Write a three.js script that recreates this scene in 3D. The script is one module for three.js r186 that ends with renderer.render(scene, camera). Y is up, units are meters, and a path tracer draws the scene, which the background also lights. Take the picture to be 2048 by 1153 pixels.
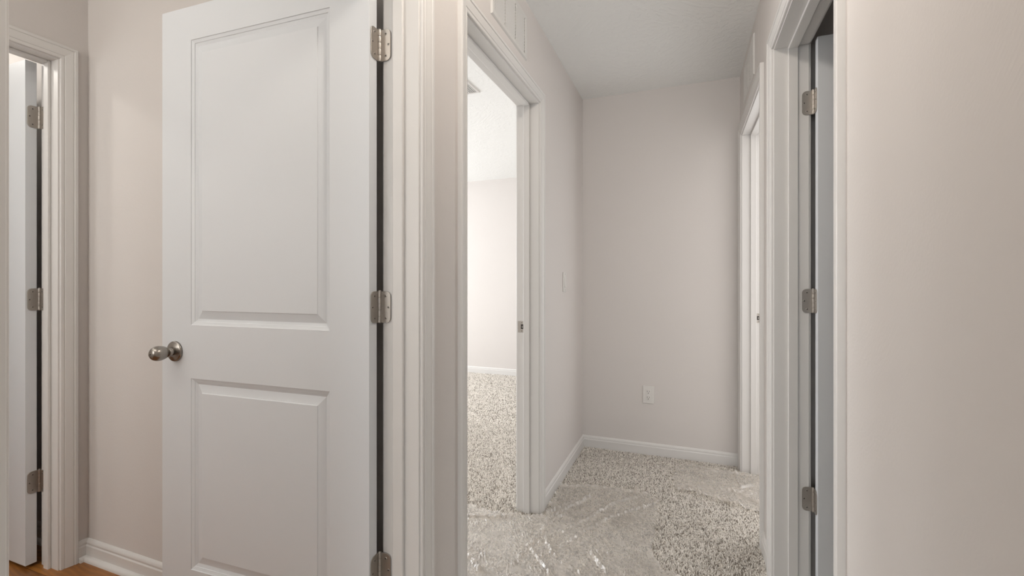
import * as THREE from 'three';
import { mergeGeometries, toCreasedNormals } from 'three/addons/utils/BufferGeometryUtils.js';
import { RoundedBoxGeometry } from 'three/addons/geometries/RoundedBoxGeometry.js';
import { RectAreaLightUniformsLib } from 'three/addons/lights/RectAreaLightUniformsLib.js';
import { createNoise2D, createNoise3D } from 'simplex-noise';

// ---------------------------------------------------------------- camera, sky, exposure
const scene = new THREE.Scene();
const renderer = new THREE.WebGLRenderer({ antialias: true });
renderer.toneMapping = THREE.LinearToneMapping;
renderer.toneMappingExposure = 1.06;
renderer.shadowMap.enabled = true;
renderer.shadowMap.type = THREE.PCFSoftShadowMap;
RectAreaLightUniformsLib.init();

const FOCAL = 909;                                    // pixels, in a 2048 x 1153 frame
const camera = new THREE.PerspectiveCamera(2 * Math.atan(576.5 / FOCAL) * 180 / Math.PI, 2048 / 1153, 0.05, 60);
camera.position.set(0, 1.1517, 0);
camera.rotation.set(0, 21.07 * Math.PI / 180, 0);
camera.setViewOffset(2048, 1153, 0, 12.1, 2048, 1153);
scene.background = new THREE.Color().setRGB(2.2, 2.2, 2.2);   // bright overcast sky outside the bedroom window

const LIGHT = {
  hall: { at: [-0.188, 2.30, -0.82], power: 0.38, color: 0xfff4e8 },
  bath: { power: 0.125, color: 0xfffaf2 },
  closet: { at: [-3.13, 2.34, -0.58], power: 0.3, color: 0xfffaf2 },
  window: { power: 7.2, color: 0xfafcff },
  window2: { power: 10, color: 0xfafcff },
  living: { power: 2.7, color: 0xfafcff },  // added frontal fill for the hall, from behind the camera
  study: { power: 5.9, color: 0xfafcff },
  closetFill: { power: 1.8, color: 0xfffcf8 },  // added fill to brighten the door beyond the bathroom
  bathFill: { power: 4.2, color: 0xfffcf8 },  // added soft fill for the bathroom door and wall
};

// ---------------------------------------------------------------- measures (metres)
const XL = -0.686, XR = 0.3093, ZB = -3.1665, CEIL = 2.4357, T = 0.1159, WT = 0.114;
const HO = 2.040;                                      // clear height of the door openings
const RV = 0.005, CW = 0.0545;                         // casing reveal and width
const Z1 = -1.0701, Z1N = -0.2643;                     // bathroom doorway, far and near jamb
const ZD1 = -2.1512, ZD0 = -1.3554;                    // bedroom doorway
const ZR1 = -1.9809, ZR0 = -1.1948;                    // first doorway of the opposite wall
const ZS1 = -3.0696, ZS0 = -2.2762;                    // second doorway of the opposite wall
const XA = -2.3395, ZA = -1.137, ZA1 = -1.0391, ZA0 = -0.319;
const BEDX = -4.586, BEDZ = -5.23, BATHZ = 0.95, REAR = 1.1, CLX = -4.086, RX = 2.286;

// ---------------------------------------------------------------- helpers
let seed = 7;
const rnd = () => { seed = (seed * 1664525 + 1013904223) >>> 0; return seed / 4294967296; };
const rr = (a, b) => a + (b - a) * rnd();
const noise2 = createNoise2D(rnd), noise3 = createNoise3D(rnd);
const lin = (r, g, b) => new THREE.Color().setRGB(r, g, b);

function shade(o) { o.castShadow = true; o.receiveShadow = true; return o; }
const taken = {};
function numbered(n) { const k = taken[n] = (taken[n] ?? -1) + 1; return k ? `${n}_${String(k).padStart(3, '0')}` : n; }
function tag(o, label, category, kind, group) {
  o.userData.label = label; o.userData.category = category;
  if (kind) o.userData.kind = kind;
  if (group) o.userData.group = group;
  return o;
}
function thing(name, [x, y, z], label, category, kind, group) {
  const g = new THREE.Group(); g.name = numbered(name); g.position.set(x, y, z); scene.add(g);
  return tag(g, label, category, kind, group);
}
function part(name, geo, mat, parent) { const m = shade(new THREE.Mesh(geo, mat)); m.name = name; parent.add(m); return m; }
// a part whose geometry is given in the scene's own coordinates
function partW(name, geo, mat, parent) {
  const p = parent.position; geo.translate(-p.x, -p.y, -p.z);
  return part(name, geo, mat, parent);
}
// uv in metres, taken from the plane that each face lies in
function metreUV(geo) {
  const g = geo.index ? geo.toNonIndexed() : geo;
  const p = g.attributes.position, uv = new Float32Array(p.count * 2), a = new THREE.Vector3(), b = new THREE.Vector3(), c = new THREE.Vector3();
  for (let i = 0; i < p.count; i += 3) {
    a.fromBufferAttribute(p, i); b.fromBufferAttribute(p, i + 1); c.fromBufferAttribute(p, i + 2);
    b.sub(a); c.sub(a); b.cross(c);
    const nx = Math.abs(b.x), ny = Math.abs(b.y), nz = Math.abs(b.z);
    for (let k = 0; k < 3; k++) {
      const x = p.getX(i + k), y = p.getY(i + k), z = p.getZ(i + k);
      const [u, v] = ny >= nx && ny >= nz ? [x, z] : nx >= nz ? [z, y] : [x, y];
      uv[2 * (i + k)] = u; uv[2 * (i + k) + 1] = v;
    }
  }
  g.setAttribute('uv', new THREE.BufferAttribute(uv, 2));
  return g;
}
function bx(x0, x1, y0, y1, z0, z1) {
  const g = new THREE.BoxGeometry(Math.abs(x1 - x0), Math.abs(y1 - y0), Math.abs(z1 - z0));
  g.translate((x0 + x1) / 2, (y0 + y1) / 2, (z0 + z1) / 2);
  return metreUV(g);
}
function rbx(x0, x1, y0, y1, z0, z1, r = 0.0015, s = 1) {
  const g = new RoundedBoxGeometry(Math.abs(x1 - x0), Math.abs(y1 - y0), Math.abs(z1 - z0), s, r);
  g.translate((x0 + x1) / 2, (y0 + y1) / 2, (z0 + z1) / 2);
  return metreUV(g);
}
// solid between two rings that share one outline; outline2d gives the caps
function sweep(ringA, ringB, outline2d) {
  const n = ringA.length, pos = [];
  const tri = (a, b, c) => pos.push(...a, ...b, ...c);
  for (let i = 0; i < n; i++) { const j = (i + 1) % n; tri(ringA[i], ringA[j], ringB[j]); tri(ringA[i], ringB[j], ringB[i]); }
  const faces = THREE.ShapeUtils.triangulateShape(outline2d.map(([x, y]) => new THREE.Vector2(x, y)), []);
  for (const [a, b, c] of faces) { tri(ringA[c], ringA[b], ringA[a]); tri(ringB[a], ringB[b], ringB[c]); }
  let g = new THREE.BufferGeometry();
  g.setAttribute('position', new THREE.Float32BufferAttribute(pos, 3));
  // keep the winding outward whichever way the rings run
  let vol = 0;
  for (let i = 0; i < pos.length; i += 9) {
    const [ax, ay, az, bx_, by, bz, cx, cy, cz] = pos.slice(i, i + 9);
    vol += ax * (by * cz - bz * cy) + ay * (bz * cx - bx_ * cz) + az * (bx_ * cy - by * cx);
  }
  if (vol < 0) { const p = g.attributes.position; for (let i = 0; i < p.count; i += 3) { const t = [p.getX(i), p.getY(i), p.getZ(i)]; p.setXYZ(i, p.getX(i + 1), p.getY(i + 1), p.getZ(i + 1)); p.setXYZ(i + 1, ...t); } }
  g = toCreasedNormals(g, 0.45);
  return metreUV(g);
}
function canvasNoise(size, fn, srgb = false, repeat = 1) {
  const d = new Uint8Array(size * size * 4);
  for (let y = 0; y < size; y++) for (let x = 0; x < size; x++) {
    const v = fn(x / size, y / size); const i = 4 * (y * size + x);
    const c = Array.isArray(v) ? v : [v, v, v];
    d[i] = Math.max(0, Math.min(255, c[0] * 255)); d[i + 1] = Math.max(0, Math.min(255, c[1] * 255)); d[i + 2] = Math.max(0, Math.min(255, c[2] * 255)); d[i + 3] = 255;
  }
  const t = new THREE.DataTexture(d, size, size); t.wrapS = t.wrapT = THREE.RepeatWrapping; t.magFilter = THREE.LinearFilter; t.minFilter = THREE.LinearMipmapLinearFilter;
  t.generateMipmaps = true; t.repeat.set(repeat, repeat); if (srgb) t.colorSpace = THREE.SRGBColorSpace; t.needsUpdate = true;
  return t;
}
// noise on a torus, so that the tile repeats without a seam
function tileNoise(u, v, f, o = 0) {
  const a = u * Math.PI * 2, b = v * Math.PI * 2, R = f / (2 * Math.PI);
  return noise3(Math.cos(a) * R + o, Math.sin(a) * R + Math.cos(b) * R, Math.sin(b) * R - o);
}

// ---------------------------------------------------------------- materials
const peel = canvasNoise(512, (u, v) => 0.5 + 0.28 * tileNoise(u, v, 90) + 0.2 * tileNoise(u, v, 40, 3), false, 1 / 0.6);
const knock = canvasNoise(512, (u, v) => { const n = tileNoise(u, v, 26, 5) + 0.5 * tileNoise(u, v, 60, 9); return n > 0.25 ? 0.8 : n < 0 ? 0.2 : 0.2 + 2.4 * n; }, false, 1 / 1.0);
const fleck = canvasNoise(1024, (u, v) => {
  const n = tileNoise(u, v, 95, 2) * 0.6 + tileNoise(u, v, 190, 8) * 0.6;
  return n > 0.05 ? [0.95, 0.93, 0.90] : n > -0.4 ? [0.86, 0.84, 0.81] : [0.64, 0.605, 0.57];
}, true, 1 / 0.7);
const fleckBump = canvasNoise(1024, (u, v) => 0.5 + 0.35 * tileNoise(u, v, 150, 2) + 0.2 * tileNoise(u, v, 220, 8), false, 1 / 0.7);
const brushed = canvasNoise(256, (u, v) => 0.5 + 0.25 * tileNoise(u, v * 0.1, 120, 1), false, 1 / 0.05);

const MAT = {
  paint: new THREE.MeshStandardMaterial({ name: 'wall_paint', color: lin(0.68, 0.645, 0.62), roughness: 0.85, bumpMap: peel, bumpScale: 0.0002 }),
  ceiling: new THREE.MeshStandardMaterial({ name: 'ceiling_paint', color: lin(0.87, 0.875, 0.86), roughness: 0.95, bumpMap: knock, bumpScale: 0.0012 }),
  trim: new THREE.MeshPhysicalMaterial({ name: 'trim_paint', color: lin(0.72, 0.705, 0.685), roughness: 0.42, clearcoat: 0.15, clearcoatRoughness: 0.4 }),
  door: new THREE.MeshPhysicalMaterial({ name: 'door_paint', color: lin(0.74, 0.765, 0.79), roughness: 0.45, clearcoat: 0.12, clearcoatRoughness: 0.45 }),
  nickel: new THREE.MeshStandardMaterial({ name: 'satin_nickel', color: lin(0.47, 0.44, 0.405), metalness: 1, roughness: 0.44, bumpMap: brushed, bumpScale: 0.00005 }),
  pewter: new THREE.MeshStandardMaterial({ name: 'pewter', color: lin(0.36, 0.335, 0.305), metalness: 1, roughness: 0.27 }),
  dark: new THREE.MeshStandardMaterial({ name: 'painted_hole_shade', color: lin(0.02, 0.018, 0.016), roughness: 0.8 }),  // near-black colour that paints the shade inside small holes and recesses
  plastic: new THREE.MeshPhysicalMaterial({ name: 'white_plastic', color: lin(0.72, 0.70, 0.67), roughness: 0.35, clearcoat: 0.2 }),
  grille: new THREE.MeshStandardMaterial({ name: 'grille_enamel', color: lin(0.68, 0.665, 0.64), roughness: 0.5 }),
  galvanised: new THREE.MeshStandardMaterial({ name: 'galvanised_steel', color: lin(0.42, 0.43, 0.44), metalness: 0.8, roughness: 0.5 }),
  carpet: new THREE.MeshStandardMaterial({ name: 'carpet', map: fleck, bumpMap: fleckBump, bumpScale: 0.006, roughness: 1 }),
  pile: new THREE.MeshStandardMaterial({ name: 'carpet_yarn', color: 0xffffff, roughness: 1 }),
  film: new THREE.MeshPhysicalMaterial({ name: 'clear_film', color: lin(0.97, 0.945, 0.91), roughness: 0.16, transmission: 0.74, thickness: 0, ior: 1.5, side: THREE.DoubleSide }),
  glass: new THREE.MeshPhysicalMaterial({ name: 'window_glass', color: lin(0.97, 0.98, 0.98), roughness: 0.02, transmission: 1, thickness: 0, ior: 1.5 }),
  lampGlass: new THREE.MeshStandardMaterial({ name: 'lamp_glass', color: lin(0.9, 0.88, 0.85), roughness: 0.5, emissive: lin(1, 0.93, 0.84), emissiveIntensity: 1.6 }),
};

// ---------------------------------------------------------------- walls, ceilings, floors
// wall in the plane x = const (axis 'x') or z = const (axis 'z'), with rectangular holes [s0, s1, y0, y1]
function wallGeo(axis, p0, p1, s0, s1, holes = [], y0 = -0.1, y1 = CEIL + 0.02) {
  const b = (a0, a1, ya, yb) => axis === 'x' ? bx(p0, p1, ya, yb, a0, a1) : bx(a0, a1, ya, yb, p0, p1);
  const g = [], cuts = [...new Set([s0, s1, ...holes.flatMap((h) => [h[0], h[1]])])].filter((v) => v >= s0 && v <= s1).sort((p, q) => p - q);
  for (let i = 0; i + 1 < cuts.length; i++) {
    const mid = (cuts[i] + cuts[i + 1]) / 2; let y = y0;
    for (const [, , ha, hb] of holes.filter((h) => h[0] < mid && h[1] > mid).sort((p, q) => p[2] - q[2])) { if (ha > y) g.push(b(cuts[i], cuts[i + 1], y, ha)); y = Math.max(y, hb); }
    if (y < y1) g.push(b(cuts[i], cuts[i + 1], y, y1));
  }
  return mergeGeometries(g);
}
function structure(name, geo, mat, label, category) {
  const m = shade(new THREE.Mesh(geo, mat)); m.name = numbered(name); scene.add(m);
  return tag(m, label, category, 'structure');
}
const VENT1 = [-1.9545, -1.5575, 2.158, 2.361], VENT2 = [-2.905, -2.505, 2.171, 2.375];   // grilles: z0, z1, y0, y1
const ductHole = ([z0, z1, y0, y1]) => [z0 + 0.021, z1 - 0.021, y0 + 0.021, y1 - 0.021];
const hole = (a, b) => [Math.min(a, b) - 0.018, Math.max(a, b) + 0.018, -0.2, HO + 0.018];

structure('wall_left', wallGeo('x', XL - WT, XL, BEDZ - WT, REAR, [hole(Z1, Z1N), hole(ZD1, ZD0), ductHole(VENT1)]), MAT.paint, 'greige hall wall with the bathroom and bedroom doorways and a light switch', 'wall');
structure('wall_right', wallGeo('x', XR, XR + WT, ZB - WT, REAR, [hole(ZR1, ZR0), hole(ZS1, ZS0), ductHole(VENT2)]), MAT.paint, 'greige hall wall with two doorways opposite the bathroom and bedroom', 'wall');
structure('wall_back', wallGeo('z', ZB - WT, ZB, XL, XR), MAT.paint, 'greige end wall of the hall with a single power outlet', 'wall');
structure('wall_bathroom_back', wallGeo('z', ZA - WT, ZA, BEDX - WT, XL - WT), MAT.paint, 'beige wall behind the open two panel door', 'wall');
structure('wall_bathroom_left', wallGeo('x', XA - WT, XA, ZA, BATHZ, [hole(ZA1, ZA0)]), MAT.paint, 'narrow beige wall around the doorway with wood flooring', 'wall');
structure('wall_bathroom_front', wallGeo('z', BATHZ, BATHZ + WT, CLX - WT, XL - WT, [[-2.32, -1.62, 0.9, 2.1], [-3.75, -3.0, 0.9, 2.1]]), MAT.paint, 'bathroom wall facing the open two panel door', 'wall');
structure('wall_closet', wallGeo('x', CLX - WT, CLX, ZA, BATHZ), MAT.paint, 'end wall of the small room beyond the bathroom', 'wall');
structure('wall_bedroom_left', wallGeo('x', BEDX - WT, BEDX, BEDZ - WT, ZA - WT, [[-4.6, -3.3, 0.6, 2.15], [-3.0, -1.7, 0.6, 2.15]]), MAT.paint, 'bedroom wall with two daylight windows', 'wall');
structure('wall_bedroom_back', wallGeo('z', BEDZ - WT, BEDZ, BEDX, XL - WT), MAT.paint, 'brightly daylit far wall of the carpeted bedroom', 'wall');
structure('wall_closet_right', mergeGeometries([wallGeo('z', -2.184, -2.07, XR + WT, RX), wallGeo('z', 0.3, 0.414, XR + WT, RX), wallGeo('z', ZB - WT, ZB, XR + WT, RX, [[0.85, 1.95, 0.5, 2.1]]), wallGeo('x', RX, RX + WT, ZB - WT, 0.414)]), MAT.paint, 'plain walls of the dim rooms behind the open flush edge door', 'wall');
const rearHole = [XL, XR, -0.2, CEIL + 0.02], LZ = 4.6;
structure('wall_rear', wallGeo('z', REAR, REAR + WT, -2.6, 2.2, [rearHole]), MAT.paint, 'wall at the open end of the hall towards the living room', 'wall');
structure('wall_living', mergeGeometries([wallGeo('x', -2.6 - WT, -2.6, REAR, LZ), wallGeo('x', 2.2, 2.2 + WT, REAR, LZ), wallGeo('z', LZ, LZ + WT, -2.6, 2.2, [[-1.6, 1.2, 0.02, 2.15]])]), MAT.paint, 'living room walls with an added wide fill window behind the hall', 'wall');

const slab = (n, x0, x1, z0, z1, label) => structure(n, bx(x0, x1, CEIL, CEIL + 0.12, z0, z1), MAT.ceiling, label, 'ceiling');
slab('ceiling', XL, XR, ZB, REAR, 'pale grey lightly textured ceiling of the hall');
slab('ceiling', BEDX, XL, BEDZ, ZA - WT / 2, 'bright white bedroom ceiling with an air register');
slab('ceiling', CLX - WT, XL, ZA - WT / 2, BATHZ + WT, 'bathroom ceiling above the two panel door');
slab('ceiling', XR, RX + WT, ZB - WT, 0.414, 'dim ceiling of the rooms across the hall');
slab('ceiling', -2.7, 2.4, REAR, LZ + WT, 'living room ceiling beyond the hall end');

structure('floor', bx(XL - WT / 2, XR + WT / 2, -0.11, -0.008, ZB, REAR), MAT.carpet, 'flecked beige carpet backing of the hall', 'floor');
structure('floor', bx(BEDX, XL - WT / 2, -0.11, -0.008, BEDZ, ZA - WT / 2), MAT.carpet, 'flecked beige bedroom carpet backing', 'floor');
structure('floor', bx(XR + WT / 2, RX, -0.11, -0.008, ZB, 0.3), MAT.carpet, 'carpeted floor of the rooms across the hall', 'floor');
structure('floor', bx(-2.7, 2.4, -0.11, -0.008, REAR, LZ + WT), MAT.carpet, 'carpeted living room floor beyond the hall end', 'floor');

// bathroom floor: brown wood-look planks, each a piece of its own
const woodTex = [0, 1, 2].map((k) => canvasNoise(512, (u, v) => {
  const g = 0.5 + 0.5 * tileNoise(u * 1, v, 3, k * 11 + 1), f = tileNoise(u, v, 5, k), s = Math.sin((v * 34 + 2.2 * g + 0.8 * f) * Math.PI * 2) * 0.5 + 0.5, fine = noise2(u * 18 + k * 7, v * 210);
  const m = 0.55 * g + 0.25 * s + 0.12 * fine;
  return [0.44 + 0.29 * m, 0.265 + 0.22 * m, 0.10 + 0.10 * m];
}, true));
const plankMats = woodTex.map((t, k) => new THREE.MeshPhysicalMaterial({ name: 'wood_plank_' + k, map: t, roughness: 0.38, clearcoat: 0.2, clearcoatRoughness: 0.35 }));
{
  const fl = thing('floor', [-2.6, 0, -0.5], 'glossy brown wood plank floor of the bathroom and the room beyond', 'floor', 'structure');
  partW('underlay', bx(CLX - WT, XL - WT / 2, -0.11, -0.008, ZA - WT / 2, BATHZ + WT), MAT.galvanised, fl);
  const L = 1.22, Wd = 0.152; let row = 0;
  for (let z = ZA - 0.02; z < BATHZ + 0.05; z += Wd, row++) for (let x = CLX - 0.1 - (row * 0.47) % L; x < XL - WT / 2; x += L) {
    const x0 = Math.max(x, CLX - WT) + 0.0006, x1 = Math.min(x + L, XL - WT / 2) - 0.0006, z1 = Math.min(z + Wd, BATHZ + WT / 2) - 0.0006;
    if (x1 - x0 < 0.05) continue;
    const g = rbx(x0, x1, -0.008, 0, z + 0.0006, z1, 0.0012);
    const uv = g.attributes.uv; const ou = rnd(), ov = rnd();
    for (let i = 0; i < uv.count; i++) uv.setXY(i, uv.getX(i) * 0.8 + ou, uv.getY(i) * 1.6 + ov);
    partW('plank', g, plankMats[(row * 2 + Math.round(x * 7)) % 3 < 0 ? 0 : Math.abs((row * 2 + Math.round(x * 7)) % 3)], fl);
  }
}

// ---------------------------------------------------------------- door frames
const CASING = [[0, 0], [0, 0.0065], [0.0015, 0.0085], [0.0045, 0.0092], [0.0105, 0.0092], [0.0118, 0.0078], [0.0132, 0.0078], [0.0148, 0.0102], [0.022, 0.0118], [0.032, 0.0136], [0.0385, 0.0148], [0.0398, 0.0138], [0.0412, 0.0138], [0.043, 0.0168], [0.047, 0.0172], [0.0515, 0.0168], [0.054, 0.0152], [0.0545, 0.013], [0.0545, 0]];
// three mitred pieces round an opening za..zb on the wall face x = xw that looks along n
function casing(parent, xw, n, za, zb) {
  const a = Math.min(za, zb) - RV, b = Math.max(za, zb) + RV, h = HO + RV;
  const P = (z, y, t) => [xw + n * t, y, z];
  const legA0 = CASING.map(([w, t]) => P(a - w, -0.006, t)), legA1 = CASING.map(([w, t]) => P(a - w, h + w, t));
  const legB0 = CASING.map(([w, t]) => P(b + w, -0.006, t)), legB1 = CASING.map(([w, t]) => P(b + w, h + w, t));
  partW('casing_leg', sweep(legA0, legA1, CASING), MAT.trim, parent);
  partW('casing_leg', sweep(legB0, legB1, CASING), MAT.trim, parent);
  partW('casing_head', sweep(legA1, legB1, CASING), MAT.trim, parent);
}
// stopAt: distance of the stop from the room edge (where the door closes); room: direction (in x) of the room the door opens into
function doorFrame(name, label, xHall, room, za, zb, roomCasing = true) {
  const a = Math.min(za, zb), b = Math.max(za, zb), xr = xHall + room * T;
  const g = thing(name, [xHall + room * T / 2, 0, (a + b) / 2], label, 'door frame', 'structure');
  const x0 = Math.min(xHall, xr), x1 = Math.max(xHall, xr);
  partW('jamb_leg', rbx(x0, x1, -0.008, HO + 0.018, a - 0.018, a), MAT.trim, g);
  partW('jamb_leg', rbx(x0, x1, -0.008, HO + 0.018, b, b + 0.018), MAT.trim, g);
  partW('jamb_head', rbx(x0, x1, HO, HO + 0.018, a, b), MAT.trim, g);
  const s0 = xr - room * 0.037, s1 = xr - room * 0.070;
  partW('door_stop', rbx(s0, s1, -0.006, HO, a, a + 0.011, 0.003, 2), MAT.trim, g);
  partW('door_stop', rbx(s0, s1, -0.006, HO, b - 0.011, b, 0.003, 2), MAT.trim, g);
  partW('door_stop', rbx(s0, s1, HO - 0.011, HO, a + 0.011, b - 0.011, 0.003, 2), MAT.trim, g);
  casing(g, xHall, -room, a, b);
  if (roomCasing) casing(g, xHall + room * WT, room, a, b);
  return g;
}
const trim1 = doorFrame('trim_1', 'cream painted frame of the bathroom doorway that holds the two panel door', XL, -1, Z1, Z1N);
const trim2 = doorFrame('trim_2', 'white frame of the sunlit bedroom doorway below the return grille', XL, -1, ZD1, ZD0);
const trim3 = doorFrame('trim_3', 'white frame of the doorway opposite the bathroom with a door opened inward', XR, 1, ZR1, ZR0);
const trim4 = doorFrame('trim_4', 'white frame of the doorway next to the end wall of the hall', XR, 1, ZS1, ZS0);
const trim5 = doorFrame('trim_5', 'cream painted frame of the doorway leading on from the bathroom', XA, -1, ZA1, ZA0);

// ---------------------------------------------------------------- baseboards
const BASE = [[0, 0], [0.0125, 0], [0.0125, 0.056], [0.0112, 0.0585], [0.0095, 0.0605], [0.0092, 0.064], [0.0105, 0.0675], [0.0102, 0.0715], [0.0078, 0.0765], [0.0045, 0.0812], [0.002, 0.083], [0, 0.083]];
const SHOE = [[0.0125, 0], [0.0275, 0], [0.0272, 0.005], [0.0255, 0.010], [0.0222, 0.0145], [0.0178, 0.0175], [0.0125, 0.0188]];
// along z on x = xw (looking n), or along x on z = zw
function baseGeo(profile, axis, p, n, s0, s1, y0, mA = 0, mB = 0) {
  const ring = (s, m) => profile.map(([t, y]) => axis === 'x' ? [p + n * t, y0 + y, s + m * t] : [s + m * t, y0 + y, p + n * t]);
  return sweep(ring(s0, mA), ring(s1, mB), profile);
}
const CO = RV + CW;
function baseboard(name, label, pieces) {
  const b = thing(name, [(pieces[0][0] === 'x' ? pieces[0][1] : pieces[0][3]), 0, (pieces[0][0] === 'x' ? pieces[0][3] : pieces[0][1])], label, 'baseboard', 'structure');
  for (const [axis, p, n, s0, s1, mA = 0, mB = 0, shoe = 0] of pieces) {
    partW('board', baseGeo(BASE, axis, p, n, s0, s1, shoe ? 0 : -0.006, mA, mB), MAT.trim, b);
    if (shoe) partW('shoe_moulding', baseGeo(SHOE, axis, p, n, s0, s1, 0, mA, mB), MAT.trim, b);
  }
  return b;
}
baseboard('baseboard_left', 'white baseboard below the light switch running to the hall corner', [['x', XL, 1, ZB, ZD1 - CO, 1, 0], ['x', XL, 1, ZD0 + CO, Z1 - CO], ['x', XL, 1, Z1N + CO, REAR]]);
baseboard('baseboard_back', 'white baseboard along the end wall below the outlet', [['z', ZB, 1, XL, XR, 1, -1]]);
baseboard('baseboard_right', 'white baseboard beside the doorways across from the bedroom', [['x', XR, -1, ZB, ZS1 - CO, 1, 0], ['x', XR, -1, ZS0 + CO, ZR1 - CO], ['x', XR, -1, ZR0 + CO, REAR]]);
baseboard('baseboard_bathroom', 'white baseboard with shoe moulding on the beige bathroom wall over wood planks', [['z', ZA, 1, XA, XL - WT, 1, 0, 1], ['x', XA, 1, ZA, ZA1 - CO, 1, 0, 1], ['x', XA, 1, ZA0 + CO, BATHZ, 0, 0, 1]]);
baseboard('baseboard_closet', 'baseboard in the dark gap behind the door beyond the bathroom', [['z', ZA, 1, CLX, XA - WT, 0, 0, 1]]);
baseboard('baseboard_bedroom', 'bright white baseboard along the far bedroom wall', [['z', BEDZ, 1, BEDX, XL - WT, 1, -1], ['x', XL - WT, -1, BEDZ, ZD1 - CO, 1, 0]]);

// ---------------------------------------------------------------- hinges, knobs, doors
const screwGeo = (() => {
  const head = new THREE.LatheGeometry([[0.0, 0.0009], [0.0022, 0.0008], [0.0036, 0.0002], [0.0039, -0.0005], [0, -0.0005]].map(([x, y]) => new THREE.Vector2(x, y)), 14);
  head.rotateX(Math.PI / 2); head.scale(1, 1, 1);
  return head;
})();
const slotGeo = mergeGeometries([new THREE.BoxGeometry(0.0046, 0.0014, 0.0006), new THREE.BoxGeometry(0.0014, 0.0046, 0.0006)]); slotGeo.translate(0, 0, 0.0009);  // raised dark cross, paints the shade of a screw recess
const HL = 0.089, LW = 0.034;
const leafGeo = (() => {                                // flat plate: x from 0 to LW, y centred, outer corners rounded
  const s = new THREE.Shape(), r = 0.0145, h = HL / 2;
  s.moveTo(0, -h); s.lineTo(LW - r, -h); s.absarc(LW - r, -h + r, r, -Math.PI / 2, 0); s.lineTo(LW, h - r); s.absarc(LW - r, h - r, r, 0, Math.PI / 2); s.lineTo(0, h); s.closePath();
  const g = new THREE.ExtrudeGeometry(s, { depth: 0.0016, bevelEnabled: true, bevelSize: 0.0004, bevelThickness: 0.0004, bevelOffset: -0.0004, bevelSegments: 1, curveSegments: 8 });
  return g;
})();
const barrelGeo = (() => {
  const pts = [[0, -HL / 2 - 0.0015], [0.0035, -HL / 2 - 0.001]];
  for (let k = 0; k < 5; k++) {
    const a = -HL / 2 + k * HL / 5, b = a + HL / 5;
    pts.push([0.0038, a + 0.0003], [0.0054, a + 0.0009], [0.0054, b - 0.0009], [0.0038, b - 0.0003]);
  }
  pts.push([0.0048, HL / 2 + 0.0004], [0.0044, HL / 2 + 0.0018], [0.0025, HL / 2 + 0.003], [0, HL / 2 + 0.0034]);
  return new THREE.LatheGeometry(pts.map(([x, y]) => new THREE.Vector2(x, y)), 20);
})();
const screwAt = [[0.0185, 0.031], [0.0275, 0], [0.0185, -0.031]];
// local axes of a door: the pin is the origin, the door runs along dir * x, its thickness along +z
function hinge(parent, dir, y, turn) {
  const h = part('hinge', barrelGeo, MAT.nickel, parent); h.position.y = y;
  // leaf let into the door's edge: lies in the plane x = dir * 0.003, runs along +z
  const a = new THREE.Group();
  const leaf = part('hinge_leaf', leafGeo, MAT.nickel, h);
  leaf.rotation.y = -Math.PI / 2; leaf.position.set(dir * 0.0028 + (dir > 0 ? 0.0016 : 0), 0, 0.0015);
  // leaf let into the jamb: stays with the wall, so it is turned back by the door's own turn; runs along -dir * x
  const jl = part('hinge_leaf', leafGeo, MAT.nickel, h);
  jl.rotation.y = -turn;
  if (dir > 0) { jl.rotation.y += Math.PI; }
  const off = new THREE.Vector3(dir * -0.0015, 0, -0.0034 - (dir > 0 ? -0.0016 : 0)).applyAxisAngle(new THREE.Vector3(0, 1, 0), -turn);
  jl.position.copy(off);
  for (const [sx, sy] of screwAt) {
    const s1 = part('screw', screwGeo, MAT.nickel, h); s1.rotation.y = -dir * Math.PI / 2; s1.position.set(dir * 0.0025, sy, sx + 0.0015);
    const c1 = part('screw_recess_shade', slotGeo, MAT.dark, h); c1.rotation.y = -dir * Math.PI / 2; c1.position.set(dir * 0.0025, sy, sx + 0.0015);
    const p = new THREE.Vector3(-dir * (sx + 0.0015), sy, -0.0012).applyAxisAngle(new THREE.Vector3(0, 1, 0), -turn);
    const s2 = part('screw', screwGeo, MAT.nickel, h); s2.position.copy(p); s2.rotation.y = -turn;
    const c2 = part('screw_recess_shade', slotGeo, MAT.dark, h); c2.position.copy(p); c2.rotation.y = -turn;
  }
  return h;
}
const lathe = (pts, n = 40) => new THREE.LatheGeometry(new THREE.SplineCurve(pts.map(([x, y]) => new THREE.Vector2(x, y))).getPoints(pts.length * 5), n);
const roseGeo = new THREE.LatheGeometry([[0, 0.0125], [0.0145, 0.0125], [0.018, 0.0118], [0.0235, 0.0098], [0.0275, 0.0082], [0.0298, 0.0075], [0.0322, 0.0062], [0.0332, 0.004], [0.0335, 0], [0, 0]].map(([x, y]) => new THREE.Vector2(x, y)), 48);
roseGeo.rotateX(Math.PI / 2);
const gripGeo = (() => {
  const neck = new THREE.LatheGeometry([[0, 0.010], [0.0135, 0.010], [0.0128, 0.016], [0.0112, 0.020], [0.0112, 0.026], [0, 0.026]].map(([x, y]) => new THREE.Vector2(x, y)), 32);
  const egg = lathe([[0, 0.0245], [0.0125, 0.0252], [0.0158, 0.0285], [0.0205, 0.037], [0.0232, 0.047], [0.0236, 0.054], [0.0222, 0.0625], [0.0178, 0.0705], [0.0105, 0.0755], [0, 0.077]], 40);
  const g = mergeGeometries([neck.toNonIndexed(), egg.toNonIndexed()]); g.rotateX(Math.PI / 2); return g;
})();
const pinGeo = new THREE.CylinderGeometry(0.0019, 0.0019, 0.002, 12).rotateX(Math.PI / 2);
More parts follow.
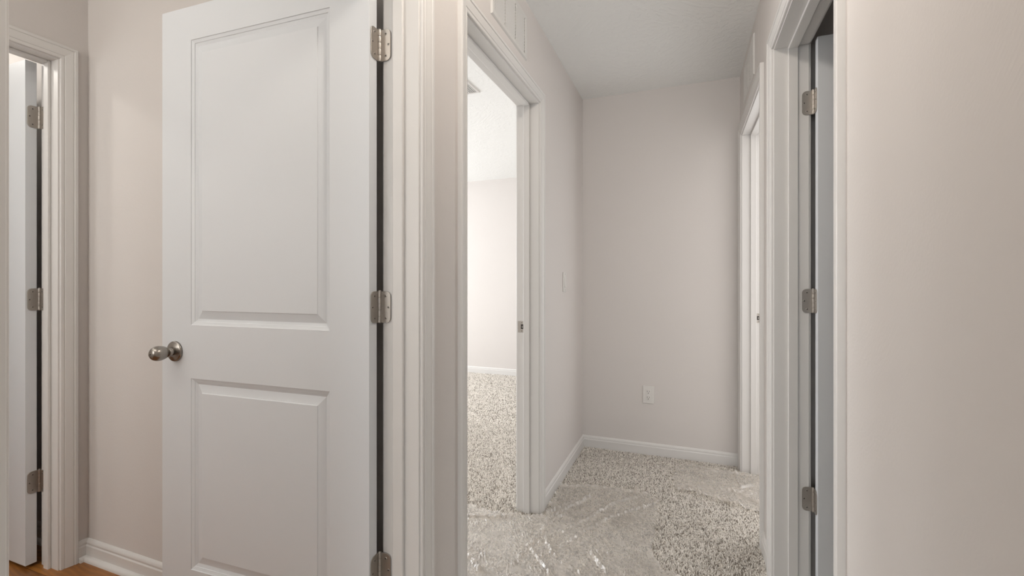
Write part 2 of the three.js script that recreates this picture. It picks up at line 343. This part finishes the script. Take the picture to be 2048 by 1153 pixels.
function knob(parent, x, y, z, side) {
  const k = part('knob', gripGeo, MAT.pewter, parent); k.position.set(x, y, z); if (side < 0) k.rotation.y = Math.PI;
  part('rose', roseGeo, MAT.pewter, k);
  const p = part('privacy_hole_shade', pinGeo, MAT.dark, k); p.position.set(0, 0, 0.0765);  // dark disc in place of a bore, its shade painted on
  const q = part('screw_hole_shade', pinGeo, MAT.dark, k); q.position.set(0.0215, 0, 0.0098);  // another dark disc, painting the shade of a hole in the rose
  return k;
}
const PANEL = [[0, 0], [0.0012, -0.0018], [0.0088, -0.0048], [0.0096, -0.0049], [0.0108, -0.0068], [0.0185, -0.0102], [0.0198, -0.0106], [0.0212, -0.0102], [0.0445, -0.0042], [0.0458, -0.0022], [0.0475, -0.002]];
function panelGeo(x0, x1, y0, y1, z, n) {
  const pos = [], R = PANEL.map(([i, d]) => [[x0 + i, y0 + i, z + n * d], [x1 - i, y0 + i, z + n * d], [x1 - i, y1 - i, z + n * d], [x0 + i, y1 - i, z + n * d]]);
  const quad = (a, b, c, d) => n > 0 ? pos.push(...a, ...b, ...c, ...a, ...c, ...d) : pos.push(...a, ...c, ...b, ...a, ...d, ...c);
  for (let k = 0; k + 1 < R.length; k++) for (let j = 0; j < 4; j++) { const m = (j + 1) % 4; quad(R[k][j], R[k][m], R[k + 1][m], R[k + 1][j]); }
  quad(...R[R.length - 1]);
  const g = new THREE.BufferGeometry(); g.setAttribute('position', new THREE.Float32BufferAttribute(pos, 3)); g.computeVertexNormals();
  return metreUV(g);
}
const ZF = 0.041, ZK = 0.006;
function door(name, label, pin, dir, turn, width, knobLabel) {
  const d = thing(name, pin, label, 'door', 'structure'); d.rotation.y = turn;
  const s0 = 0.005, s1 = s0 + width, y0 = 0.014, y1 = 2.042, st = 0.133;
  const X = (s) => dir * s, lo = Math.min(X(s0), X(s1)), hi = Math.max(X(s0), X(s1));
  const sh = new THREE.Shape([[lo, y0], [hi, y0], [hi, y1], [lo, y1]].map(([x, y]) => new THREE.Vector2(x, y)));
  const pans = [[lo + st, hi - st, 1.0135, 1.9325], [lo + st, hi - st, 0.224, 0.84]];
  for (const [a, b, c, e] of pans) sh.holes.push(new THREE.Path([[a, c], [a, e], [b, e], [b, c]].map(([x, y]) => new THREE.Vector2(x, y))));
  const g = new THREE.ExtrudeGeometry(sh, { depth: ZF - ZK - 0.0012, bevelEnabled: true, bevelSize: 0.0006, bevelThickness: 0.0006, bevelOffset: -0.0006, bevelSegments: 1 });
  g.translate(0, 0, ZK + 0.0006);
  part('slab', metreUV(g), MAT.door, d);
  for (const [a, b, c, e] of pans) for (const n of [1, -1]) {
    const p = part('panel', panelGeo(a - 0.0006, b + 0.0006, c - 0.0006, e + 0.0006, n > 0 ? ZF - 0.0004 : ZK + 0.0004, n), MAT.door, d);
  }
  for (const y of [1.8196, 1.0809, 0.3422]) hinge(d, dir, y, turn);
  knob(d, X(s1 - 0.062), 0.925, ZF - 0.0004, 1); if (name !== 'door_1') knob(d, X(s1 - 0.062), 0.925, ZK + 0.0004, -1);
  return d;
}
const D2R = Math.PI / 180;
door('door_1', 'large white two panel door with egg knob standing open before the beige wall', [XL - T - 0.0095, 0, Z1 + 0.0055], -1, 2.36 * D2R, 0.8115);
door('door_2', 'white door opened inward in the doorway opposite the bathroom, seen on its edge', [XR + T + 0.0118, 0, ZR1 + 0.005], 1, -0.8 * D2R, 0.76);
door('door_3', 'white door opened inward beyond the bathroom above brown planks', [XA - T - 0.0075, 0, ZA1 + 0.003], -1, 0.5 * D2R, 0.71);

// ---------------------------------------------------------------- strike plates (parts of the frames)
const strikeGeo = (() => {
  const s = new THREE.Shape([[-0.017, -0.0285], [0.017, -0.0285], [0.017, 0.0285], [-0.017, 0.0285]].map(([x, y]) => new THREE.Vector2(x, y)));
  s.holes.push(new THREE.Path([[-0.001, -0.011], [-0.001, 0.012], [0.0135, 0.012], [0.0135, -0.011]].map(([x, y]) => new THREE.Vector2(x, y))));
  return new THREE.ExtrudeGeometry(s, { depth: 0.0014, bevelEnabled: false });
})();
function strike(parent, x, y, z, flip) {
  const s = new THREE.Mesh(strikeGeo, MAT.nickel); shade(s); s.name = 'strike_plate';
  s.position.set(x - parent.position.x, y, z - parent.position.z); if (flip) s.scale.x = -1; parent.add(s);
  const h = part('latch_hole_shade', new THREE.BoxGeometry(0.0145, 0.023, 0.0006), MAT.dark, s); h.position.set(0.0062, 0.0005, 0.0003);  // dark plate painted as the shade of an uncut latch hole
  const bolt = part('latch_spring', new RoundedBoxGeometry(0.004, 0.012, 0.001, 1, 0.0004), MAT.nickel, s); bolt.position.set(0.006, 0, 0.0008);
  for (const e of [-0.0205, 0.0205]) { const c = part('screw', screwGeo, MAT.nickel, s); c.position.set(0.003, e, 0.0012); const r = part('screw_recess_shade', slotGeo, MAT.dark, s); r.position.set(0.003, e, 0.0012); }
}
strike(trim2, -0.7795, 0.926, ZD1, false);
strike(trim4, 0.404, 0.935, ZS1, true);

// ---------------------------------------------------------------- return air grilles
function grille(label, xw, n, z0, z1, y0, y1) {
  const g = thing('return_air_grille', [xw, (y0 + y1) / 2, (z0 + z1) / 2], label, 'vent', undefined, 'return air grilles above the hall doorways');
  const W = Math.abs(z1 - z0) / 2, H = (y1 - y0) / 2, b = 0.024, D = 0.0075;
  const B = (t0, t1, ya, yb, za, zb) => bx(n * t0, n * t1, ya, yb, za, zb);
  // flange: four mitred bars whose outer edge slopes back to the wall
  const prof = [[0, 0], [0.0015, 0.004], [0.005, D], [b - 0.003, D], [b, 0.005], [b, 0]];
  const cor = (w, t, i) => { const c = [[-1, -1], [1, -1], [1, 1], [-1, 1]][i]; return [n * t, c[1] * (H - w), c[0] * (W - w)]; };
  for (let i = 0; i < 4; i++) part('frame_bar', sweep(prof.map(([w, t]) => cor(w, t, i)), prof.map(([w, t]) => cor(w, t, (i + 1) % 4)), prof), MAT.grille, g);
  const iw = W - b, cell = (2 * iw) / 3;
  const q = 0.0205;
  part('duct', mergeGeometries([B(-WT - 0.002, -WT + 0.003, -H + q, H - q, -W + q, W - q), B(-WT, -0.001, -H + q, -H + q + 0.001, -W + q, W - q), B(-WT, -0.001, H - q - 0.001, H - q, -W + q, W - q), B(-WT, -0.001, -H + q, H - q, -W + q, -W + q + 0.001), B(-WT, -0.001, -H + q, H - q, W - q - 0.001, W - q)]), MAT.galvanised, g);
  for (const k of [1, 2]) part('divider', B(0.001, D - 0.0008, -H + b, H - b, -iw + k * cell - 0.004, -iw + k * cell + 0.004), MAT.grille, g);
  const N = 12, pitch = (2 * (H - b)) / N;
  for (let c = 0; c < 3; c++) for (let k = 0; k < N; k++) {
    const l = part('louver', louverGeo(cell - 0.0165, pitch * 1.18), MAT.grille, g);
    l.position.set(n * 0.0042, -H + b + (k + 0.5) * pitch, -iw + (c + 0.5) * cell + 0.0032);
    l.rotation.z = n * -0.42;
  }
  for (const e of [-1, 1]) { const s = part('screw', screwGeo, MAT.grille, g); s.rotation.y = n * Math.PI / 2; s.position.set(n * D, 0, e * (W - 0.012)); }
  return g;
}
const louvers = {};
function louverGeo(len, h) { const k = len.toFixed(4) + h.toFixed(4); return louvers[k] ??= metreUV(new THREE.BoxGeometry(0.0012, h, len)); }
grille('white return air grille above the bedroom doorway', XL, 1, ...VENT1);
grille('white return air grille above the doorway next to the end wall', XR, -1, ...VENT2);

// ---------------------------------------------------------------- switch and outlet
{
  const s = thing('light_switch', [XL, 1.151, -2.646], 'white rocker light switch beside the bedroom doorway', 'light switch');
  part('wall_plate', rbx(0.0002, 0.0058, -0.0585, 0.0585, -0.0355, 0.0355, 0.003, 2), MAT.plastic, s);
  const r = part('rocker', rbx(-0.003, 0.0035, -0.033, 0.033, -0.0165, 0.0165, 0.0012), MAT.plastic, s); r.position.x = 0.006; r.rotation.z = 0.06;
  for (const e of [-0.0475, 0.0475]) { const c = part('screw', screwGeo, MAT.plastic, s); c.rotation.y = Math.PI / 2; c.position.set(0.0058, e, 0); const q = part('screw_recess_shade', slotGeo, MAT.dark, s); q.rotation.y = Math.PI / 2; q.position.set(0.0057, e, 0); }
  const o = thing('power_outlet', [-0.2415, 0.3975, ZB], 'white duplex power outlet low on the end wall of the hall', 'outlet');
  part('wall_plate', rbx(-0.0365, 0.0365, -0.0585, 0.0585, 0.0002, 0.0058, 0.003, 2), MAT.plastic, o);
  const rs = new THREE.Shape(); rs.absarc(0, 0, 0.0172, 0.72, Math.PI - 0.72); rs.absarc(0, 0, 0.0172, Math.PI + 0.72, 2 * Math.PI - 0.72); rs.closePath();
  const rg = new THREE.ExtrudeGeometry(rs, { depth: 0.002, bevelEnabled: true, bevelSize: 0.0008, bevelThickness: 0.0006, bevelSegments: 1, curveSegments: 14 });
  for (const e of [0.0195, -0.0195]) {
    const f = part('receptacle', rg, MAT.plastic, o); f.position.set(0, e, 0.0055);
    const slot = (x, h) => { const q = part('slot', new THREE.BoxGeometry(0.0022, h, 0.0008), MAT.dark, f); q.position.set(x, 0.0035, 0.0026); };  // dark box painting the shade of an outlet slot
    slot(-0.0064, 0.009); slot(0.0064, 0.0075);
    const gr = part('ground_hole_shade', new THREE.CylinderGeometry(0.0027, 0.0027, 0.0008, 14).rotateX(Math.PI / 2), MAT.dark, f); gr.position.set(0, -0.0085, 0.0026);  // dark disc painting the shade of the ground opening
  }
  const c = part('screw', screwGeo, MAT.plastic, o); c.position.set(0, 0, 0.0058);
}

// ---------------------------------------------------------------- bedroom ceiling register and windows
{
  const v = thing('ceiling_register', [-1.39, CEIL, -2.62], 'small white air register in the bedroom ceiling', 'vent');
  const prof = [[0, 0], [0.002, 0.005], [0.006, 0.007], [0.02, 0.007], [0.022, 0]];
  const cor = (w, t, i) => { const c = [[-1, -1], [1, -1], [1, 1], [-1, 1]][i]; return [c[0] * (0.09 - w), -t, c[1] * (0.165 - w)]; };
  for (let i = 0; i < 4; i++) part('frame_bar', sweep(prof.map(([w, t]) => cor(w, t, i)), prof.map(([w, t]) => cor(w, t, (i + 1) % 4)), prof), MAT.grille, v);
  const lg = new THREE.BoxGeometry(0.013, 0.0012, 0.285);
  for (let k = 0; k < 9; k++) { const l = part('louver', lg, MAT.grille, v); l.position.set(-0.06 + k * 0.015, -0.004, 0); l.rotation.z = k < 4.5 ? 0.5 : -0.5; }
}
function windowUnit(name, label, cx, cz, w, y0, y1, alongZ, inward) {
  const g = thing(name, [cx, y0, cz], label, 'window', 'structure'); const H = y1 - y0, f = 0.045;
  const B = (s0, s1, a, b, t) => alongZ ? bx(-t, t, a, b, s0, s1) : bx(s0, s1, a, b, -t, t);
  part('frame', mergeGeometries([B(-w / 2, -w / 2 + f, 0, H, 0.04), B(w / 2 - f, w / 2, 0, H, 0.04), B(-w / 2, w / 2, 0, f, 0.04), B(-w / 2, w / 2, H - f, H, 0.04)]), MAT.trim, g);
  part('meeting_rail', B(-w / 2 + f, w / 2 - f, H / 2 - 0.02, H / 2 + 0.02, 0.03), MAT.trim, g);
  part('pane', B(-w / 2 + f, w / 2 - f, f, H / 2 - 0.02, 0.002), MAT.glass, g);
  part('pane', B(-w / 2 + f, w / 2 - f, H / 2 + 0.02, H - f, 0.002), MAT.glass, g);
}
windowUnit('window_1', 'white sash window in the bedroom near its far corner', BEDX - WT / 2, -3.95, 1.3, 0.6, 2.15, true);
windowUnit('window_2', 'white sash window in the bedroom near the bathroom side', BEDX - WT / 2, -2.35, 1.3, 0.6, 2.15, true);
windowUnit('window_3', 'added wide glazed patio door lighting the hall from the living room', -0.2, LZ + WT / 2, 2.8, 0.02, 2.15, false);  // added and unseen, gives the hall frontal fill light
windowUnit('window_4', 'sash window of the room behind the doorway next to the end wall', 1.4, ZB - WT / 2, 1.1, 0.5, 2.1, false);
windowUnit('window_5', 'added sash window in the bathroom wall, soft fill on the open door', -1.97, BATHZ + WT / 2, 0.7, 0.9, 2.1, false);  // added and unseen, evens out the light on door and wall
windowUnit('window_6', 'added sash window, fill light for the room beyond the bathroom', -3.375, BATHZ + WT / 2, 0.75, 0.9, 2.1, false);  // added and unseen, brightens the door face in that room
function daylight(x, y, z, w, h, yaw, L) {
  const r = new THREE.RectAreaLight(L.color, L.power, w, h); r.position.set(x, y, z); r.rotation.set(0, yaw, 0); scene.add(r);
}
daylight(BEDX + 0.02, 1.375, -3.95, 1.2, 1.45, -Math.PI / 2, LIGHT.window);
daylight(BEDX + 0.02, 1.375, -2.35, 1.2, 1.45, -Math.PI / 2, LIGHT.window2);
daylight(1.4, 1.3, ZB + 0.02, 1.0, 1.5, Math.PI, LIGHT.study);
daylight(-0.2, 1.085, LZ - 0.03, 2.7, 2.03, 0, LIGHT.living);  // emitter of the added living room fill
daylight(-1.97, 1.5, BATHZ - 0.02, 0.62, 1.1, 0, LIGHT.bathFill);  // emitter of the added bathroom fill
daylight(-3.375, 1.5, BATHZ - 0.02, 0.66, 1.1, 0, LIGHT.closetFill);  // emitter of the added fill beyond the bathroom

// ---------------------------------------------------------------- lamps
function lampAt(parent, x, y, z, L, soft) {
  const p = new THREE.PointLight(L.color, L.power * Math.PI, 0, 2); p.position.set(x, y, z); p.castShadow = true; p.shadow.radius = soft; p.shadow.mapSize.set(1024, 1024); parent.add(p);
}
function flushLamp(label, [x, y, z], L) {
  const g = thing('flush_ceiling_lamp', [x, CEIL, z], label, 'ceiling lamp');
  part('base_ring', new THREE.LatheGeometry([[0, 0], [0.155, 0], [0.16, -0.006], [0.16, -0.022], [0.15, -0.028], [0, -0.028]].map(([a, b]) => new THREE.Vector2(a, b)), 40), MAT.nickel, g);
  part('lamp_dome', lathe([[0.147, -0.026], [0.143, -0.055], [0.118, -0.085], [0.07, -0.108], [0.02, -0.117], [0, -0.118]]), MAT.lampGlass, g);
  part('finial', lathe([[0.011, -0.117], [0.012, -0.123], [0.007, -0.131], [0, -0.134]], 20), MAT.nickel, g);
  lampAt(g, 0, -0.075, 0, L, 2.5);
}
flushLamp('frosted dome lamp on the hall ceiling', LIGHT.hall.at, LIGHT.hall);
flushLamp('frosted dome lamp on the ceiling of the room beyond the bathroom', LIGHT.closet.at, LIGHT.closet);
{
  const g = thing('bathroom_ceiling_lamp', [-1.65, CEIL, 0.05], 'nickel ceiling light bar with two frosted globes in the bathroom', 'ceiling lamp');
  part('back_plate', rbx(-0.34, 0.34, -0.022, 0, -0.05, 0.05, 0.006, 2), MAT.nickel, g);
  for (const e of [-0.27, 0.27]) {
    const arm = part('arm', new THREE.CylinderGeometry(0.011, 0.016, 0.075, 20), MAT.nickel, g); arm.position.set(e, -0.055, 0);
    const gl = part('lamp_globe', new THREE.SphereGeometry(0.05, 28, 18), MAT.lampGlass, g); gl.position.set(e, -0.13, 0);
    lampAt(g, e, -0.13, 0, LIGHT.bath, 1.6);
  }
}

// ---------------------------------------------------------------- carpet pile
const tuftGeo = (() => {
  const g = new THREE.CylinderGeometry(0.0013, 0.0026, 0.011, 5, 1); g.translate(0, 0.0055, 0);
  const cap = new THREE.ConeGeometry(0.0013, 0.0009, 5); cap.translate(0, 0.01145, 0);
  return mergeGeometries([g, cap]);
})();
function pile(name, label, cells) {
  const n = cells.length, m = new THREE.InstancedMesh(tuftGeo, MAT.pile, n); m.name = numbered(name);
  const q = new THREE.Quaternion(), e = new THREE.Euler(), p = new THREE.Vector3(), s = new THREE.Vector3(), M = new THREE.Matrix4(), c = new THREE.Color();
  for (let i = 0; i < n; i++) {
    const [x, z, k] = cells[i];
    e.set(rr(-0.5, 0.5), rr(0, 6.28), rr(-0.5, 0.5)); q.setFromEuler(e);
    p.set(x, -0.0095, z); const h = rr(0.75, 1.05); s.set(k * rr(0.85, 1.25), h, k * rr(0.85, 1.25));
    m.setMatrixAt(i, M.compose(p, q, s));
    const v = noise2(x * 150, z * 150) * 0.45 + noise2(x * 12, z * 12) * 0.08 + rr(-0.8, 0.8), t = rr(0.9, 1.1);
    if (v > 0.08) c.setRGB(0.93 * t, 0.885 * t, 0.825 * t); else if (v > -0.45) c.setRGB(0.74 * t, 0.695 * t, 0.635 * t); else c.setRGB(0.37 * t, 0.33 * t, 0.285 * t);
    m.setColorAt(i, c);
  }
  shade(m); scene.add(m); m.userData.kind = 'stuff'; m.userData.label = label; m.userData.category = 'carpet';
}
{
  const hall = [], bed = [];
  const fill = (out, x0, x1, z0, z1, step, k, test) => { for (let x = x0; x < x1; x += step) for (let z = z0; z < z1; z += step) { const a = x + rr(-0.5, 0.5) * step, b = z + rr(-0.5, 0.5) * step; if (!test || test(a, b)) out.push([a, b, k]); } };
  fill(hall, XL + 0.01, XR - 0.01, ZB + 0.01, -1.45, 0.0056, 1.15);
  fill(hall, XR - 0.01, XR + 0.3, ZS1 + 0.003, ZS0 - 0.003, 0.0056, 1.15);
  fill(hall, XL - T / 2, XL + 0.01, ZD1 + 0.002, ZD0 - 0.002, 0.0056, 1.15);
  fill(bed, -1.75, XL - T / 2, -3.4, ZD0, 0.0062, 1.25, (x, z) => (x < XL - WT - 0.004 || z > ZD1 + 0.002) && x < -0.3 * -z * 0.9 + 0.1);
  fill(bed, -2.9, XL - WT - 0.01, BEDZ + 0.01, -3.4, 0.0095, 1.9, (x, z) => x < 0.3 * z + 0.4 && x > 0.56 * z - 0.1);
  pile('carpet_pile', 'flecked beige and brown cut pile carpet covering the hall floor', hall);
  pile('carpet_pile', 'flecked beige cut pile carpet of the daylit bedroom', bed);
}

// ---------------------------------------------------------------- crumpled protective film on the carpet
function inside(poly, x, z) { let c = false; for (let i = 0, j = poly.length - 1; i < poly.length; j = i++) { const [xi, zi] = poly[i], [xj, zj] = poly[j]; if ((zi > z) !== (zj > z) && x < (xj - xi) * (z - zi) / (zj - zi) + xi) c = !c; } return c; }
function segDist(pts, x, z) { let d = 9; for (let i = 0; i + 1 < pts.length; i++) { const [ax, az] = pts[i], [bx2, bz] = pts[i + 1], ux = bx2 - ax, uz = bz - az; let t = ((x - ax) * ux + (z - az) * uz) / (ux * ux + uz * uz); t = Math.max(0, Math.min(1, t)); d = Math.min(d, Math.hypot(x - ax - t * ux, z - az - t * uz)); } return d; }
function film(label, poly, folds, turn, extra, step = 0.0042) {
  const xs = poly.map((p) => p[0]), zs = poly.map((p) => p[1]), x0 = Math.min(...xs), x1 = Math.max(...xs), z0 = Math.min(...zs), z1 = Math.max(...zs);
  const nx = Math.ceil((x1 - x0) / step) + 1, nz = Math.ceil((z1 - z0) / step) + 1, id = new Int32Array(nx * nz).fill(-1), pos = [], idx = [];
  for (let i = 0; i < nx; i++) for (let j = 0; j < nz; j++) {
    let x = x0 + i * step, z = z0 + j * step;
    const wx = x + 0.012 * noise2(x * 18, z * 18), wz = z + 0.012 * noise2(x * 18 + 50, z * 18);
    if (!inside(poly, wx, wz)) continue;
    const edge = segDist([...poly, poly[0]], wx, wz);
    // long creases that run with the pull of the sheet, finer crumple over them
    const a = turn + 0.55 * noise2(x * 2.2 + 3, z * 2.2), ca = Math.cos(a), sa = Math.sin(a), along = x * ca + z * sa, across = -x * sa + z * ca;
    const r1 = 1 - Math.abs(noise2(across * 17, along * 2.6)), r2 = 1 - Math.abs(noise2(across * 41 + 9, along * 6 + 5)), m1 = 0.5 + 0.5 * noise2(x * 5 + 7, z * 5), m2 = 0.5 + 0.5 * noise2(x * 8, z * 8 + 31);
    let y = 0.0062 + 0.0022 * noise2(x * 9, z * 9) + 0.0105 * r1 ** 10 * m1 + 0.006 * r2 ** 9 * m2 + 0.0003 * noise2(x * 70, z * 70);
    for (const [pts, h, w] of folds) { const d = segDist(pts, x + 0.006 * noise2(x * 25, z * 25), z + 0.006 * noise2(x * 25 + 9, z * 25)); y += 1.5 * h * Math.exp(-((d / (0.8 * w)) ** 2)) * (0.75 + 0.35 * noise2(x * 40, z * 40)); }
    y += 0.005 * Math.exp(-edge / 0.008) * (0.5 + 0.8 * noise2(x * 22, z * 22));
    if (extra) y += extra(x, z);
    id[i * nz + j] = pos.length / 3; pos.push(x, Math.max(y, 0.003), z);
  }
  for (let i = 0; i + 1 < nx; i++) for (let j = 0; j + 1 < nz; j++) {
    const a = id[i * nz + j], b = id[(i + 1) * nz + j], c = id[(i + 1) * nz + j + 1], d = id[i * nz + j + 1];
    if (a >= 0 && b >= 0 && c >= 0 && d >= 0) idx.push(a, d, c, a, c, b);
    else if (a >= 0 && b >= 0 && d >= 0) idx.push(a, d, b); else if (b >= 0 && c >= 0 && d >= 0) idx.push(b, d, c); else if (a >= 0 && c >= 0 && d >= 0) idx.push(a, d, c); else if (a >= 0 && b >= 0 && c >= 0) idx.push(a, c, b);
  }
  const g = new THREE.BufferGeometry(); g.setAttribute('position', new THREE.Float32BufferAttribute(pos, 3)); g.setIndex(idx); g.computeVertexNormals();
  const m = shade(new THREE.Mesh(g, MAT.film)); m.name = numbered('plastic_sheet'); scene.add(m);
  return tag(m, label, 'plastic film', undefined, 'film sheets on the hall carpet');
}
film('crumpled clear plastic sheet spread from the bedroom doorway across the hall carpet',
  [[-1.25, -2.06], [-1.054, -2.105], [-0.877, -2.086], [-0.779, -2.099], [-0.652, -2.128], [-0.660, -2.284], [-0.664, -2.49], [-0.53, -2.556], [-0.397, -2.575], [-0.308, -2.567], [-0.198, -2.579], [-0.144, -2.512], [-0.131, -2.461], [-0.127, -2.358], [-0.137, -2.142], [-0.134, -2.013], [-0.097, -1.912], [-0.02, -1.88], [0.0, -1.6], [-0.1, -1.45], [-0.5, -1.42], [-0.72, -1.40], [-1.0, -1.42], [-1.2, -1.7]],
  [[[[-0.659, -2.128], [-0.59, -2.2485], [-0.482, -2.41]], 0.016, 0.0075], [[[-0.63, -2.1], [-0.548, -2.282], [-0.5, -2.36]], 0.012, 0.006], [[[-0.658, -1.7175], [-0.638, -1.882], [-0.618, -2.058], [-0.558, -2.192]], 0.011, 0.007],
    [[[-0.602, -1.909], [-0.479, -2.127], [-0.353, -2.394], [-0.234, -2.515]], 0.009, 0.007], [[[-0.507, -1.907], [-0.4685, -2.014], [-0.346, -2.241], [-0.142, -2.475]], 0.009, 0.007], [[[-0.998, -1.99], [-0.853, -2.03], [-0.776, -2.092]], 0.011, 0.009],
    [[[-0.858, -1.71], [-0.757, -1.636]], 0.014, 0.009], [[[-0.59, -1.94], [-0.514, -1.83]], 0.01, 0.006], [[[-0.383, -1.917], [-0.297, -1.8025]], 0.012, 0.007], [[[-0.647, -1.865], [-0.504, -1.723]], 0.009, 0.006], [[[-0.472, -1.8], [-0.391, -1.766]], 0.009, 0.006], [[[-0.66, -2.48], [-0.53, -2.53], [-0.31, -2.55], [-0.2, -2.55]], 0.008, 0.012]],
  -1.05, (x, z) => 0.03 * Math.exp(-Math.max(0, x + 0.672) / 0.012) * Math.max(0, Math.min(1, (-2.19 - z) / 0.08)) * (0.7 + 0.4 * noise2(z * 30, 2)));
film('smaller crumpled clear plastic sheet reaching out of the doorway next to the end wall',
  [[-0.081, -2.831], [-0.066, -2.985], [-0.001, -3.104], [0.064, -3.049], [0.209, -3.04], [0.2705, -3.039], [0.45, -3.035], [0.62, -2.9], [0.6, -2.62], [0.5, -2.5], [0.33, -2.551], [0.25, -2.563], [0.1785, -2.598], [0.102, -2.616], [0.023, -2.644], [-0.042, -2.649], [-0.073, -2.721]],
  [[[[-0.042, -2.66], [0.023, -2.655], [0.103, -2.63], [0.18, -2.612], [0.251, -2.578]], 0.017, 0.013], [[[0.2705, -3.039], [0.268, -2.919], [0.2745, -2.812], [0.345, -2.872]], 0.011, 0.006], [[[-0.061, -2.726], [0.107, -2.748], [0.347, -2.759]], 0.008, 0.007], [[[0.14, -2.74], [0.229, -2.753], [0.34, -2.643]], 0.009, 0.006], [[[0.0, -3.08], [0.1, -2.99], [0.28, -3.02]], 0.008, 0.008]], 0.15);

renderer.render(scene, camera);
